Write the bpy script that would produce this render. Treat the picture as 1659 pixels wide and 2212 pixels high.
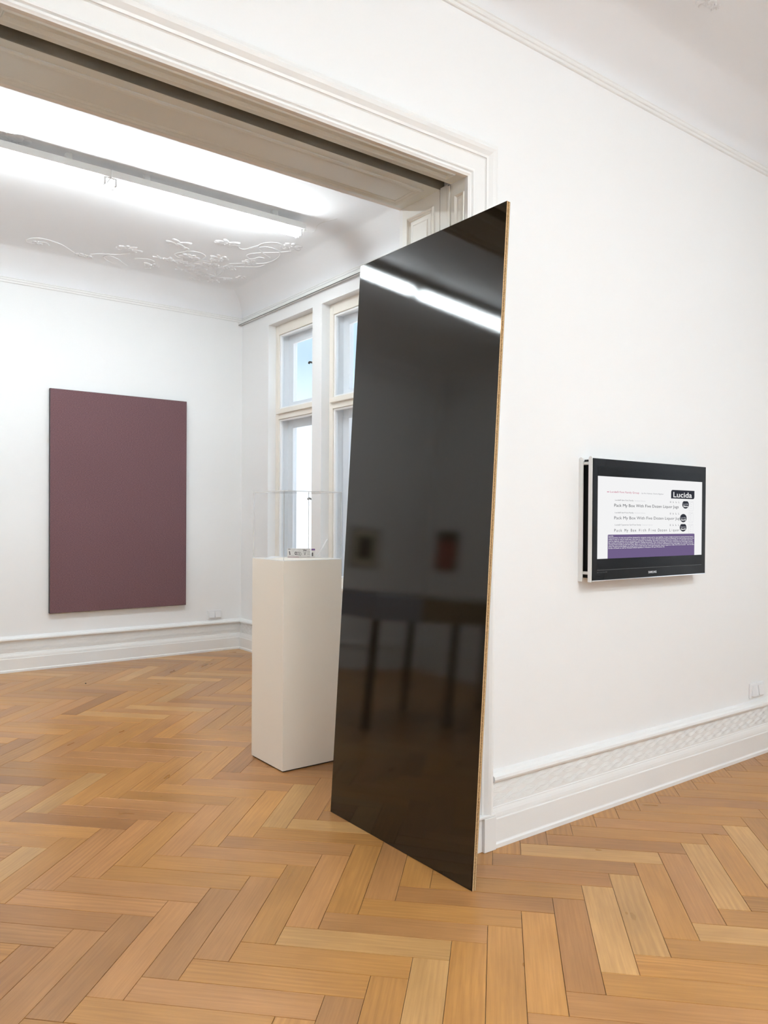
import bpy, bmesh, math, random
from mathutils import Vector, Matrix
R = math.radians
rnd = random.Random(7)
for o in list(bpy.data.objects): bpy.data.objects.remove(o, do_unlink=True)
scene = bpy.context.scene
C = scene.collection

# ------------------------------------------------------------------ camera
F, CY, YAW, PITCH, ROLL, CAMH = 1663.178, 1135.281, R(53.08648), R(-0.53302), R(-0.36824), 1.3
fw = Vector((math.cos(YAW)*math.cos(PITCH), math.sin(YAW)*math.cos(PITCH), math.sin(PITCH)))
rt0 = Vector((math.sin(YAW), -math.cos(YAW), 0)); dn0 = fw.cross(rt0)
cr, sr = math.cos(ROLL), math.sin(ROLL)
rt = cr*rt0 + sr*dn0; dn = -sr*rt0 + cr*dn0
CAM = Vector((0, 0, CAMH))
cd = bpy.data.cameras.new('camera'); cam = bpy.data.objects.new('camera', cd); C.objects.link(cam)
cd.sensor_fit = 'HORIZONTAL'; cd.sensor_width = 36; cd.lens = 36*F/1659
cd.shift_y = (CY-1106)/1659; cd.clip_start = .05; cd.clip_end = 200
M = Matrix((rt, -dn, -fw)).transposed().to_4x4(); M.translation = CAM
cam.matrix_world = M; scene.camera = cam
def pix(x, y, ax, val):            # photo pixel -> point on the plane axis=val
    d = rt*((x-829.5)/F) + dn*((y-CY)/F) + fw
    return CAM + d*((val-CAM[ax])/d[ax])
def proj(P):
    q = Vector(P)-CAM; w = q.dot(fw)
    return (829.5+F*q.dot(rt)/w, CY+F*q.dot(dn)/w, w)

# ------------------------------------------------------------------ light
TUBE = 90.0
SKY = 2.1
vs = scene.view_settings
vs.view_transform = 'Standard'; vs.look = 'None'; vs.gamma = 1; vs.use_curve_mapping = False
vs.exposure = 0.0
w = bpy.data.worlds.new('sky'); scene.world = w; w.use_nodes = True
nt = w.node_tree; nt.nodes.clear()
wo = nt.nodes.new('ShaderNodeOutputWorld'); bg = nt.nodes.new('ShaderNodeBackground')
tc = nt.nodes.new('ShaderNodeTexCoord'); sp = nt.nodes.new('ShaderNodeSeparateXYZ'); rp = nt.nodes.new('ShaderNodeValToRGB')
nt.links.new(tc.outputs['Generated'], sp.inputs[0]); nt.links.new(sp.outputs['Z'], rp.inputs[0])
nt.links.new(rp.outputs[0], bg.inputs[0]); nt.links.new(bg.outputs[0], wo.inputs[0])
e = rp.color_ramp.elements
e[0].position = 0.0; e[0].color = (1, 1, 1, 1); e[1].position = 1.0; e[1].color = (.50, .60, .74, 1)
for p_, c_ in ((.06, (.86, .93, .98, 1)), (.20, (.36, .48, .57, 1))):
    q = e.new(p_); q.color = c_
bg.inputs[1].default_value = SKY

# ------------------------------------------------------------------ materials
def nodes(name):
    m = bpy.data.materials.new(name); m.use_nodes = True
    return m, m.node_tree, m.node_tree.nodes['Principled BSDF']
def N(t, kind, **kw):
    n = t.nodes.new('ShaderNode'+kind)
    for k, v in kw.items():
        if k in n.inputs: n.inputs[k].default_value = v
        else: setattr(n, k, v)
    return n
def mat(name, col, rough=.5, metal=0, spec=.5, bump=0, scale=60, var=0, coat=0):
    m, t, b = nodes(name)
    b.inputs['Base Color'].default_value = (*col, 1); b.inputs['Roughness'].default_value = rough
    b.inputs['Metallic'].default_value = metal; b.inputs['Specular IOR Level'].default_value = spec
    b.inputs['Coat Weight'].default_value = coat
    if bump or var:
        c = N(t, 'TexCoord'); n = N(t, 'TexNoise', Scale=scale, Detail=4.0)
        t.links.new(c.outputs['Object'], n.inputs['Vector'])
        if bump:
            bp = N(t, 'Bump', Strength=bump, Distance=.002)
            t.links.new(n.outputs['Fac'], bp.inputs['Height']); t.links.new(bp.outputs[0], b.inputs['Normal'])
        if var:
            n2 = N(t, 'TexNoise', Scale=3.0, Detail=3.0); t.links.new(c.outputs['Object'], n2.inputs['Vector'])
            r = N(t, 'ValToRGB'); t.links.new(n2.outputs['Fac'], r.inputs[0])
            r.color_ramp.elements[0].position = .3; r.color_ramp.elements[1].position = .7
            r.color_ramp.elements[0].color = (*[x*(1-var) for x in col], 1); r.color_ramp.elements[1].color = (*col, 1)
            t.links.new(r.outputs[0], b.inputs['Base Color'])
    return m
def emit(name, col, s):
    m = bpy.data.materials.new(name); m.use_nodes = True; t = m.node_tree; t.nodes.clear()
    o = N(t, 'OutputMaterial'); q = N(t, 'Emission'); q.inputs[0].default_value = (*col, 1); q.inputs[1].default_value = s
    t.links.new(q.outputs[0], o.inputs[0]); return m
def clear(name, tint=(1, 1, 1), ior=1.45):
    # thin clear sheet: straight transmission plus a Schlick mirror term on both faces
    m = bpy.data.materials.new(name); m.use_nodes = True; t = m.node_tree; t.nodes.clear()
    o = N(t, 'OutputMaterial'); mx = N(t, 'MixShader'); tr = N(t, 'BsdfTransparent'); gl = N(t, 'BsdfGlossy')
    tr.inputs[0].default_value = (*tint, 1); gl.inputs['Roughness'].default_value = 0.0
    g = N(t, 'NewGeometry'); d = N(t, 'VectorMath', operation='DOT_PRODUCT'); t.links.new(g.outputs['Normal'], d.inputs[0]); t.links.new(g.outputs['Incoming'], d.inputs[1])
    f0 = ((ior-1)/(ior+1))**2
    def mth(op, a_, b_):
        n = N(t, 'Math', operation=op)
        for i, v in enumerate((a_, b_)):
            if v is None: continue
            if isinstance(v, (int, float)): n.inputs[i].default_value = v
            else: t.links.new(v, n.inputs[i])
        return n.outputs[0]
    c = mth('ABSOLUTE', d.outputs['Value'], None); k = mth('POWER', mth('SUBTRACT', 1.0, c), 5.0)
    fac = mth('ADD', mth('MULTIPLY', k, 1-f0), f0)
    t.links.new(fac, mx.inputs[0]); t.links.new(tr.outputs[0], mx.inputs[1]); t.links.new(gl.outputs[0], mx.inputs[2]); t.links.new(mx.outputs[0], o.inputs[0])
    return m
WALL = mat('wall_paint', (.90, .90, .897), .7, bump=.08, scale=90)
CEIL = mat('ceiling_paint', (.87, .87, .88), .8, bump=.05, scale=40)
PAINT = mat('lacquered_white_trim', (.88, .875, .86), .38, bump=.05, scale=25)
CREAM = mat('lacquered_cream_trim', (.87, .85, .79), .32, bump=.06, scale=25)
WINP = mat('cream_window_paint', (.88, .83, .75), .4, bump=.05, scale=30)
WINW = mat('white_window_paint', (.95, .95, .95), .4, bump=.06, scale=30)
SLOTM = mat('raw_dark_beam', (.36, .36, .32), .9, bump=.6, scale=30, var=.5)
BLACKM = mat('slot_shade_black', (.01, .01, .012), .9)
GLASS = clear('window_glass', (.97, .985, 1))
ACRYL = clear('clear_acrylic', (.997, .997, .997), 1.45)
ACRYE = mat('polished_acrylic_edge', (.95, .95, .95), .15)
def see_through(m, k):
    t = m.node_tree; b = t.nodes['Principled BSDF']; b.inputs['Alpha'].default_value = k
see_through(ACRYE, .55)
PLINTH = mat('matt_cream_plinth_paint', (.94, .87, .765), .55, bump=.05, scale=150)
DARKW = mat('shadow_gap_black', (.02, .018, .015), .8)
METALW = mat('white_enamelled_steel', (.85, .85, .83), .4)
TUBEM = emit('lit_fluorescent_tube', (.870, .957, 1.0), TUBE)
PLASW = mat('white_plastic', (.86, .86, .87), .3)
PLASD = mat('dark_plastic', (.03, .03, .03), .4)
BRASSD = mat('dark_bronze', (.10, .09, .08), .4, .8)
BEZEL = mat('piano_black_bezel', (.008, .0085, .0095), .25, spec=.14)
TVBLK = mat('black_tv_body', (.006, .006, .006), .5)
SCRBLK = mat('screen_black', (.005, .0055, .0065), .25, spec=.12)
CHROME = mat('chrome_strip', (.75, .76, .78), .15, 1)
FRAMEW = mat('white_steel_mount', (.93, .92, .90), .4)
SCRW = emit('screen_white', (.90, .90, .905), 1.0)
SCRP = emit('screen_purple', (.165, .118, .25), 1.0)
SCRK = emit('screen_ink', (.035, .038, .05), 1.0)
SCRG = emit('screen_grey_ink', (.30, .30, .32), 1.0)
SCRL = emit('screen_light_grey', (.62, .62, .66), 1.0)
SCRR = emit('screen_red_ink', (.55, .10, .20), 1.0)
LOGO = mat('silver_print', (.72, .73, .76), .4)
DIMP = mat('dim_print', (.09, .09, .095), .5)
PAPER = mat('white_paper', (.80, .80, .80), .6)
PAPERP = mat('pinkish_card', (.88, .85, .83), .6)
INK = mat('grey_print_ink', (.12, .11, .11), .6)
INKL = mat('pale_print_ink', (.45, .43, .43), .6)
PINK = mat('pale_pink_print', (.72, .58, .60), .6)
PURP = mat('purple_print', (.17, .06, .28), .5)
BLUEP = mat('pale_blue_print', (.50, .62, .70), .5)
TBLK = mat('black_steel_leg', (.015, .015, .017), .4)
TBRN = mat('stained_brown_wood', (.26, .20, .12), .5, bump=.2, scale=40, var=.2)
TBLU = mat('blue_grey_lacquer', (.30, .34, .42), .45)
MATB = mat('ivory_mat_board', (.60, .56, .44), .7)
RED = mat('dull_red_print', (.36, .07, .07), .6)

def wood(name, use_attr):
    m, t, b = nodes(name)
    if use_attr:
        uv = N(t, 'UVMap'); vec = uv.outputs[0]
        at = N(t, 'VertexColor', layer_name='tone'); tone = at.outputs[0]
    else:
        c = N(t, 'TexCoord'); oi = N(t, 'ObjectInfo'); sc = N(t, 'VectorMath', operation='SCALE')
        cb = N(t, 'CombineXYZ'); t.links.new(oi.outputs['Random'], cb.inputs[0]); t.links.new(oi.outputs['Random'], cb.inputs[1])
        t.links.new(cb.outputs[0], sc.inputs[0]); sc.inputs['Scale'].default_value = 37.0
        ad = N(t, 'VectorMath', operation='ADD'); t.links.new(c.outputs['Object'], ad.inputs[0]); t.links.new(sc.outputs[0], ad.inputs[1])
        vec = ad.outputs[0]; tone = oi.outputs['Color']
    # fibres
    mp = N(t, 'Mapping'); mp.inputs['Scale'].default_value = (4, 110, 110); t.links.new(vec, mp.inputs[0])
    fib = N(t, 'TexNoise', Scale=1.0, Detail=6.0, Roughness=.65); t.links.new(mp.outputs[0], fib.inputs['Vector'])
    # growth rings, wavy
    mp2 = N(t, 'Mapping'); mp2.inputs['Scale'].default_value = (1.4, 9, 9); t.links.new(vec, mp2.inputs[0])
    ring = N(t, 'TexWave', Scale=1.6, Distortion=11.0, Detail=3.0, bands_direction='Y'); ring.inputs['Detail Scale'].default_value = .8
    t.links.new(mp2.outputs[0], ring.inputs['Vector'])
    mp3 = N(t, 'Mapping'); mp3.inputs['Scale'].default_value = (3, 9, 9); t.links.new(vec, mp3.inputs[0])
    blot = N(t, 'TexNoise', Scale=1.0, Detail=3.0); t.links.new(mp3.outputs[0], blot.inputs['Vector'])
    r1 = N(t, 'ValToRGB'); t.links.new(fib.outputs['Fac'], r1.inputs[0])
    r1.color_ramp.elements[0].position = .28; r1.color_ramp.elements[0].color = (.84, .80, .75, 1)
    r1.color_ramp.elements[1].position = .72; r1.color_ramp.elements[1].color = (1.10, 1.10, 1.10, 1)
    r2 = N(t, 'ValToRGB'); t.links.new(ring.outputs['Fac'], r2.inputs[0])
    r2.color_ramp.elements[0].color = (.87, .83, .77, 1); r2.color_ramp.elements[1].color = (1.03, 1.03, 1.03, 1)
    r3 = N(t, 'ValToRGB'); t.links.new(blot.outputs['Fac'], r3.inputs[0])
    r3.color_ramp.elements[0].position = .3; r3.color_ramp.elements[0].color = (.86, .84, .80, 1)
    r3.color_ramp.elements[1].position = .7; r3.color_ramp.elements[1].color = (1.08, 1.08, 1.08, 1)
    def mul(a, c_, fac=None):
        x = N(t, 'Mix', data_type='RGBA', blend_type='MULTIPLY'); x.inputs[0].default_value = 1
        if fac is not None: t.links.new(fac, x.inputs[0])
        t.links.new(a, x.inputs[6]); t.links.new(c_, x.inputs[7]); return x.outputs[2]
    rf = None
    if not use_attr:                                  # a few staves are flat-sawn with strong cathedral figure
        pw = N(t, 'Math', operation='POWER'); pw.inputs[1].default_value = 3.0; t.links.new(oi.outputs['Random'], pw.inputs[0]); rf = pw.outputs[0]
    col = mul(mul(mul(tone, r1.outputs[0]), r2.outputs[0], rf), r3.outputs[0])
    t.links.new(col, b.inputs['Base Color'])
    rr = N(t, 'MapRange'); rr.inputs['To Min'].default_value = .24; rr.inputs['To Max'].default_value = .36
    t.links.new(blot.outputs['Fac'], rr.inputs[0]); t.links.new(rr.outputs[0], b.inputs['Roughness'])
    b.inputs['Specular IOR Level'].default_value = .42
    bp = N(t, 'Bump', Strength=.12, Distance=.001); t.links.new(fib.outputs['Fac'], bp.inputs['Height']); t.links.new(bp.outputs[0], b.inputs['Normal'])
    return m
OAK = wood('waxed_oak_stave', False); OAK2 = wood('waxed_oak_stave_field', True)

def board_black():
    m, t, b = nodes('black_gloss_laminate')
    b.inputs['Base Color'].default_value = (.013, .009, .005, 1)
    b.inputs['Specular IOR Level'].default_value = .5
    c = N(t, 'TexCoord'); n = N(t, 'TexNoise', Scale=900.0, Detail=2.0); t.links.new(c.outputs['Object'], n.inputs['Vector'])
    n2 = N(t, 'TexNoise', Scale=6.0, Detail=4.0); t.links.new(c.outputs['Object'], n2.inputs['Vector'])
    rr = N(t, 'MapRange'); rr.inputs['To Min'].default_value = .016; rr.inputs['To Max'].default_value = .032
    t.links.new(n2.outputs['Fac'], rr.inputs[0]); t.links.new(rr.outputs[0], b.inputs['Roughness'])
    bp = N(t, 'Bump', Strength=.05, Distance=.0003); t.links.new(n.outputs['Fac'], bp.inputs['Height']); t.links.new(bp.outputs[0], b.inputs['Normal'])
    return m
BLAM = board_black()
def chip(name, c0, c1):
    m, t, b = nodes(name)
    c = N(t, 'TexCoord'); v = N(t, 'TexVoronoi', Scale=330.0); t.links.new(c.outputs['Object'], v.inputs['Vector'])
    r = N(t, 'ValToRGB'); t.links.new(v.outputs['Color'], r.inputs[0]); r.color_ramp.elements[0].color = (*c0, 1); r.color_ramp.elements[1].color = (*c1, 1)
    t.links.new(r.outputs[0], b.inputs['Base Color']); b.inputs['Roughness'].default_value = .85
    bp = N(t, 'Bump', Strength=.6, Distance=.001); t.links.new(v.outputs['Distance'], bp.inputs['Height']); t.links.new(bp.outputs[0], b.inputs['Normal'])
    return m
CHIPF = chip('fine_chipboard_skin', (.42, .27, .13), (.66, .46, .25))
CHIPC = chip('coarse_chipboard_core', (.12, .06, .02), (.42, .25, .10))
def fabric():
    m, t, b = nodes('mauve_woven_fabric')
    c = N(t, 'TexCoord')
    def wv(scale, seed):
        mp = N(t, 'Mapping'); mp.inputs['Scale'].default_value = scale; mp.inputs['Location'].default_value = (seed, seed, seed)
        t.links.new(c.outputs['Object'], mp.inputs[0]); n = N(t, 'TexNoise', Scale=1.0, Detail=3.0, Roughness=.6); t.links.new(mp.outputs[0], n.inputs['Vector']); return n.outputs['Fac']
    a = wv((90, 90, 330), 0); d = wv((330, 330, 90), 5); big = wv((1.2, 1.2, 1.0), 9)
    r = N(t, 'ValToRGB'); t.links.new(a, r.inputs[0]); r.color_ramp.elements[0].position = .35; r.color_ramp.elements[1].position = .65
    r.color_ramp.elements[0].color = (.120, .054, .060, 1); r.color_ramp.elements[1].color = (.182, .099, .101, 1)
    r2 = N(t, 'ValToRGB'); t.links.new(d, r2.inputs[0]); r2.color_ramp.elements[0].position = .35; r2.color_ramp.elements[1].position = .65
    r2.color_ramp.elements[0].color = (.82, .84, .98, 1); r2.color_ramp.elements[1].color = (1.12, 1.08, 1.06, 1)
    x = N(t, 'Mix', data_type='RGBA', blend_type='MULTIPLY'); x.inputs[0].default_value = 1
    t.links.new(r.outputs[0], x.inputs[6]); t.links.new(r2.outputs[0], x.inputs[7]); t.links.new(x.outputs[2], b.inputs['Base Color'])
    b.inputs['Roughness'].default_value = .75; b.inputs['Sheen Weight'].default_value = .25; b.inputs['Specular IOR Level'].default_value = .3
    bp = N(t, 'Bump', Strength=.3, Distance=.001); t.links.new(a, bp.inputs['Height']); t.links.new(bp.outputs[0], b.inputs['Normal'])
    return m
FAB = fabric(); FABD = mat('dark_stretcher_edge', (.035, .038, .042), .7)

# ------------------------------------------------------------------ mesh helpers
class MB:
    def __init__(s): s.v = []; s.f = []; s.m = []; s.sm = []
    def add(s, vs, fs, mi=0, smooth=False):
        o = len(s.v); s.v += [tuple(x) for x in vs]
        for f in fs: s.f.append([o+i for i in f]); s.m.append(mi); s.sm.append(smooth)
        return s
    def box(s, x0, x1, y0, y1, z0, z1, mi=0):
        v = [(x, y, z) for z in (z0, z1) for y in (y0, y1) for x in (x0, x1)]
        return s.add(v, [(0, 2, 3, 1), (4, 5, 7, 6), (0, 1, 5, 4), (2, 6, 7, 3), (0, 4, 6, 2), (1, 3, 7, 5)], mi)
    def bbox(s, x0, x1, y0, y1, z0, z1, b=.002, mi=0):       # bevelled box
        bm = bmesh.new(); bmesh.ops.create_cube(bm, size=1)
        for v in bm.verts: v.co = Vector(((x0+x1)/2+v.co.x*(x1-x0), (y0+y1)/2+v.co.y*(y1-y0), (z0+z1)/2+v.co.z*(z1-z0)))
        bmesh.ops.bevel(bm, geom=bm.edges[:], offset=b, segments=2, affect='EDGES', profile=.5)
        bm.verts.index_update(); s.add([v.co for v in bm.verts], [[v.index for v in f.verts] for f in bm.faces], mi); bm.free(); return s
    def sweep(s, prof, path, side, mi=0, caps=True, smooth=False):
        """prof [(o,p)] : o along 'out' (mitred in plane), p along side normal; path [(point, outdir)]"""
        n = len(prof); vs = []
        for P, out in path:
            P = Vector(P); out = Vector(out)
            for o, p in prof: vs.append(P + out*o + Vector(side)*p)
        fs = []
        for i in range(len(path)-1):
            for j in range(n-1): fs.append((i*n+j, i*n+j+1, (i+1)*n+j+1, (i+1)*n+j))
        if caps: fs.append(tuple(range(n))); fs.append(tuple(reversed(range((len(path)-1)*n, len(path)*n))))
        return s.add(vs, fs, mi, smooth)
    def tube(s, pts, rad, k=8, mi=0, cap=True):
        pts = [Vector(p) for p in pts]; rs = rad if isinstance(rad, (list, tuple)) else [rad]*len(pts)
        vs = []; prev = None
        for i, p in enumerate(pts):
            d = (pts[min(i+1, len(pts)-1)]-pts[max(i-1, 0)]).normalized()
            a = d.cross(Vector((0, 0, 1)))
            if a.length < 1e-3: a = d.cross(Vector((1, 0, 0)))
            a.normalize()
            if prev is not None and a.dot(prev) < 0: a = -a
            prev = a; b = d.cross(a)
            for j in range(k):
                t = 2*math.pi*j/k; vs.append(p + (a*math.cos(t)+b*math.sin(t))*rs[i])
        fs = [(i*k+j, i*k+(j+1) % k, (i+1)*k+(j+1) % k, (i+1)*k+j) for i in range(len(pts)-1) for j in range(k)]
        s.add(vs, fs, mi, True)
        if cap:
            o = len(s.v)-len(vs); s.f.append([o+j for j in reversed(range(k))]); s.m.append(mi); s.sm.append(False)
            s.f.append([o+(len(pts)-1)*k+j for j in range(k)]); s.m.append(mi); s.sm.append(False)
        return s
    def build(s, name, mats, parent=None, origin=None):
        me = bpy.data.meshes.new(name); v = s.v
        if origin is not None: v = [(a-origin[0], b-origin[1], c-origin[2]) for a, b, c in v]
        me.from_pydata(v, [], s.f)
        for m_ in (mats if isinstance(mats, (list, tuple)) else [mats]): me.materials.append(m_)
        for p, mi, sm in zip(me.polygons, s.m, s.sm): p.material_index = mi; p.use_smooth = sm
        bm = bmesh.new(); bm.from_mesh(me); bmesh.ops.recalc_face_normals(bm, faces=bm.faces[:]); bm.to_mesh(me); bm.free()
        o = bpy.data.objects.new(name, me); C.objects.link(o)
        if origin is not None: o.location = origin
        if parent:
            o.parent = parent
            o.matrix_parent_inverse = parent_inv(parent)
        return o
def world_of(p):
    m = p.matrix_basis.copy()
    return world_of(p.parent) @ p.matrix_parent_inverse @ m if p.parent else m
def parent_inv(p): return world_of(p).inverted()
def tag(o, label=None, cat=None, group=None, kind=None):
    for k, v in (('label', label), ('category', cat), ('group', group), ('kind', kind)):
        if v: o[k] = v
    return o
def empty(name, loc): 
    o = bpy.data.objects.new(name, None); o.empty_display_size = .05; C.objects.link(o); o.location = loc; return o
def struct(o, label, cat): return tag(o, label, cat, kind='structure')
def copy_tree(o, off, parent=None):
    c = o.copy(); C.objects.link(c)
    if parent is None: c.location = Vector(o.location)+Vector(off)
    else: c.parent = parent; c.matrix_parent_inverse = o.matrix_parent_inverse.copy()
    for ch in list(o.children): copy_tree(ch, off, c)
    return c

# ------------------------------------------------------------------ dimensions (metres)
YW, YF = 2.184, 2.572            # dividing wall, camera side / far side
YB, XW = 6.982, 3.468            # painting wall, window wall of the far room
XL, XR, YN = -2.05, 4.75, -2.6   # left wall, window wall of the near room, wall behind the camera
OX0, OX1, OZ = .35, 2.02, 2.609  # doorway
S0, S1 = 2.267, 2.333            # pocket slot
ZC, ZR = 3.50, 3.23              # ceiling, picture rail
WT = .27                         # outer wall thickness
WINB = [(5.655, 6.435), (4.725, 5.505), (3.795, 4.575)]
WINA = [(.70, 1.48), (-.23, .55), (-1.16, -.38)]
WZ0, WZ1 = .74, 3.10

# ------------------------------------------------------------------ floor
L1, L2, WP, TH = .531, .608, .1085, R(44.65)      # near field, longer staves deep in the far room
uu = Vector((math.cos(TH), math.sin(TH))); vv = Vector((-math.sin(TH), math.cos(TH)))
ORG = Vector((1.899, 1.756)) - uu*L1
FX0, FX1, FY0, FY1 = XL-.1, XR+.1, YN-.1, YB+.1
floor = MB().box(FX0-.02, FX1+.02, FY0-.02, FY1+.02, -.06, -.006).build('floor', mat('dark_stave_joint', (.045, .028, .015), .9))
struct(floor, 'waxed oak herringbone parquet running through both rooms', 'floor')
def clip(poly):
    for ax, val, sgn in ((0, FX0, 1), (0, FX1, -1), (1, FY0, 1), (1, FY1, -1)):
        out = []
        for i in range(len(poly)):
            a, b = poly[i], poly[(i+1) % len(poly)]
            ia, ib = (a[ax]-val)*sgn >= 0, (b[ax]-val)*sgn >= 0
            if ia: out.append(a)
            if ia != ib:
                t = (val-a[ax])/(b[ax]-a[ax]); out.append(a.lerp(b, t))
        poly = out
        if not poly: return poly
    return poly
staves = []
NR = range(-9, 11)
LA = {n: (L1 if n <= 3 else L2) for n in NR}; LB = {n: (L1 if n <= 2 else L2) for n in NR}
ORGN = {0: (0, 0)}
for n in range(1, 11): ORGN[n] = (ORGN[n-1][0]+LA[n-1], ORGN[n-1][1]+LB[n-1])
for n in range(-1, -10, -1): ORGN[n] = (ORGN[n+1][0]-LA[n], ORGN[n+1][1]-LB[n])
for n in NR:
    for k in range(-60, 61):
        for typ in (0, 1):
            on_, ov = ORGN[n]
            if typ == 0: u0, v0, du, dv = k*WP+on_, -k*WP-WP+ov, LA[n], WP
            else: u0, v0, du, dv = k*WP+LA[n]+on_, -k*WP-WP+ov, WP, LB[n]
            cs = [ORG+uu*(u0+a*du)+vv*(v0+b*dv) for a, b in ((0, 0), (1, 0), (1, 1), (0, 1))]
            if max(c.x for c in cs) < FX0 or min(c.x for c in cs) > FX1 or max(c.y for c in cs) < FY0 or min(c.y for c in cs) > FY1: continue
            cl = clip(cs)
            if len(cl) < 3: continue
            full = all(FX0 < c.x < FX1 and FY0 < c.y < FY1 for c in cs)
            ctr = sum(cs, Vector((0, 0)))/4
            # projected area inside the frame decides which staves are single pieces
            g = 0; tot = 6*3; area = 0
            P = [proj((c.x, c.y, 0)) for c in cs]
            if all(p[2] > .3 for p in P):
                area = abs(sum(P[i][0]*P[(i+1) % 4][1]-P[(i+1) % 4][0]*P[i][1] for i in range(4)))/2
                for i in range(6):
                    for j in range(3):
                        q = cs[0].lerp(cs[1], (i+.5)/6) + (cs[3]-cs[0])*((j+.5)/3)
                        s_ = proj((q.x, q.y, 0))
                        vis = 0 <= s_[0] <= 1659 and 0 <= s_[1] <= 2212
                        if vis and q.y > YW-.03 and q.x > OX1 and q.y < YF: vis = False
                        if vis and q.y > YF and (q.x > XW or q.y > YB): vis = False
                        # hidden behind the right-hand part of the dividing wall or the board
                        if vis and q.y > YF and q.x/q.y*YF > OX1: vis = False
                        if vis and q.y > 2.0 and q.x > 1.87 and q.y < YF and q.x > 1.87: vis = False
                        g += vis
            staves.append((area*g/tot, typ, ctr, cl, full, max(du, dv)))
staves.sort(key=lambda s: -s[0])
def tone():
    r = rnd.random(); h = rnd.gauss(0, 1)
    base = Vector((.462, .225, .064)) if r < .5 else Vector((.438, .214, .076)) if r < .82 else Vector((.540, .305, .115)) if r < .92 else Vector((.365, .172, .058))
    return base*(1+.07*h)
G = .0007
def stave_poly(mb, poly, z, b=.0010):
    n = len(poly); c = sum(poly, Vector((0, 0)))/n
    def ins(d):
        out = []
        for i in range(n):
            p0, p1, p2 = poly[i-1], poly[i], poly[(i+1) % n]
            e0 = (p1-p0); e1 = (p2-p1)
            if e0.length < 1e-6 or e1.length < 1e-6: out.append(p1.copy()); continue
            e0.normalize(); e1.normalize()
            n0 = Vector((-e0.y, e0.x)); n1 = Vector((-e1.y, e1.x)); k = 1+n0.dot(n1)
            out.append(p1+(n0+n1)*(d/max(k, .3)))
        return out
    a, t = ins(G), ins(G+b)
    vs = [(p.x, p.y, z-.006) for p in a]+[(p.x, p.y, z-.0007) for p in a]+[(p.x, p.y, z) for p in t]
    fs = [tuple(range(2*n, 3*n))]
    for i in range(n):
        j = (i+1) % n; fs += [(i, j, n+j, n+i), (n+i, n+j, 2*n+j, 2*n+i)]
    mb.add(vs, fs)
full_me = {}
for sl in (L1, L2):
    fm = MB(); h, q = sl/2, WP/2
    stave_poly(fm, [Vector((-h, -q)), Vector((h, -q)), Vector((h, q)), Vector((-h, q))], 0)
    o = fm.build('stave', OAK); full_me[sl] = o.data; bpy.data.objects.remove(o)
cnt = 0; rest = MB(); rest_uv = []; rest_col = []
for area, typ, ctr, cl, full, sl in staves:
    z = rnd.uniform(-.0005, 0); ang = TH+(math.pi/2 if typ else 0)+(math.pi if rnd.random() < .5 else 0); tn = tone()
    if full and cnt < 300 and area > 0:
        o = bpy.data.objects.new('stave', full_me[sl]); C.objects.link(o)
        o.parent = floor; o.location = (ctr.x, ctr.y, z); o.rotation_euler = (0, 0, ang); o.color = (*tn, 1); cnt += 1
    else:
        nf = len(rest.f); stave_poly(rest, cl, z)
        ca, sa = math.cos(ang), math.sin(ang); ox, oy = rnd.uniform(0, 40), rnd.uniform(0, 40)
        for f in rest.f[nf:]:
            for vi in f:
                x, y, _ = rest.v[vi]; x -= ctr.x; y -= ctr.y
                rest_uv.append((x*ca+y*sa+ox, -x*sa+y*ca+oy)); rest_col.append(tn)
me = bpy.data.meshes.new('stave_field'); me.from_pydata(rest.v, [], rest.f); me.materials.append(OAK2)
uvl = me.uv_layers.new(name='UVMap'); uvl.data.foreach_set('uv', [c for uv in rest_uv for c in uv])
ca_ = me.color_attributes.new('tone', 'FLOAT_COLOR', 'CORNER'); ca_.data.foreach_set('color', [c for t_ in rest_col for c in (*t_, 1)])
fo = bpy.data.objects.new('stave_field', me); C.objects.link(fo); fo.parent = floor; fo['kind'] = 'stuff'

# ------------------------------------------------------------------ walls
mb = MB()
for x0, x1, z0, z1 in ((XL-.3, OX0-.02, 0, 3.7), (OX1+.02, XR+.3, 0, 3.7)):
    mb.box(x0, x1, YW, YF, z0, z1)
mb.box(OX0-.02, OX1+.02, YW, S0, OZ+.012, 3.7); mb.box(OX0-.02, OX1+.02, S1, YF, OZ+.012, 3.7); mb.box(OX0-.02, OX1+.02, S0, S1, OZ+.16, 3.7)
struct(mb.build('wall_middle', WALL), 'white plaster wall with the wide doorway between the rooms', 'wall')
struct(MB().box(XL-.3, XW+WT, YB, YB+.3, 0, 3.7).build('wall_back', WALL), 'white wall carrying the mauve painting', 'wall')
def window_wall(name, xw, y0, y1, wins, label):
    mb = MB(); ys = sorted(wins); a = y0
    for p, q in ys:
        mb.box(xw, xw+WT, a, p, 0, 3.7); mb.box(xw, xw+WT, p, q, 0, WZ0-.03); mb.box(xw, xw+WT, p, q, WZ1, 3.7); a = q
    mb.box(xw, xw+WT, a, y1, 0, 3.7)
    return struct(mb.build(name, WALL), label, 'wall')
window_wall('wall_right', XW, YF, YB, WINB, 'white wall pierced by tall windows beside the painting wall')
window_wall('wall_side', XR, YN-.3, YW, WINA, 'white window wall of the room with the television')
struct(MB().box(XL-.3, XL, YF, YB, 0, 3.7).build('wall_left', WALL), 'plain white wall opposite the windows of the painting room', 'wall')
struct(MB().box(XL-.3, XL, YN, YW, 0, 3.7).build('wall_opposite', WALL), 'plain white wall opposite the windows of the television room', 'wall')
struct(MB().box(XL-.3, XR, YN-.3, YN, 0, 3.7).build('wall_rear', WALL), 'plain white wall facing the doorway', 'wall')

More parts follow.
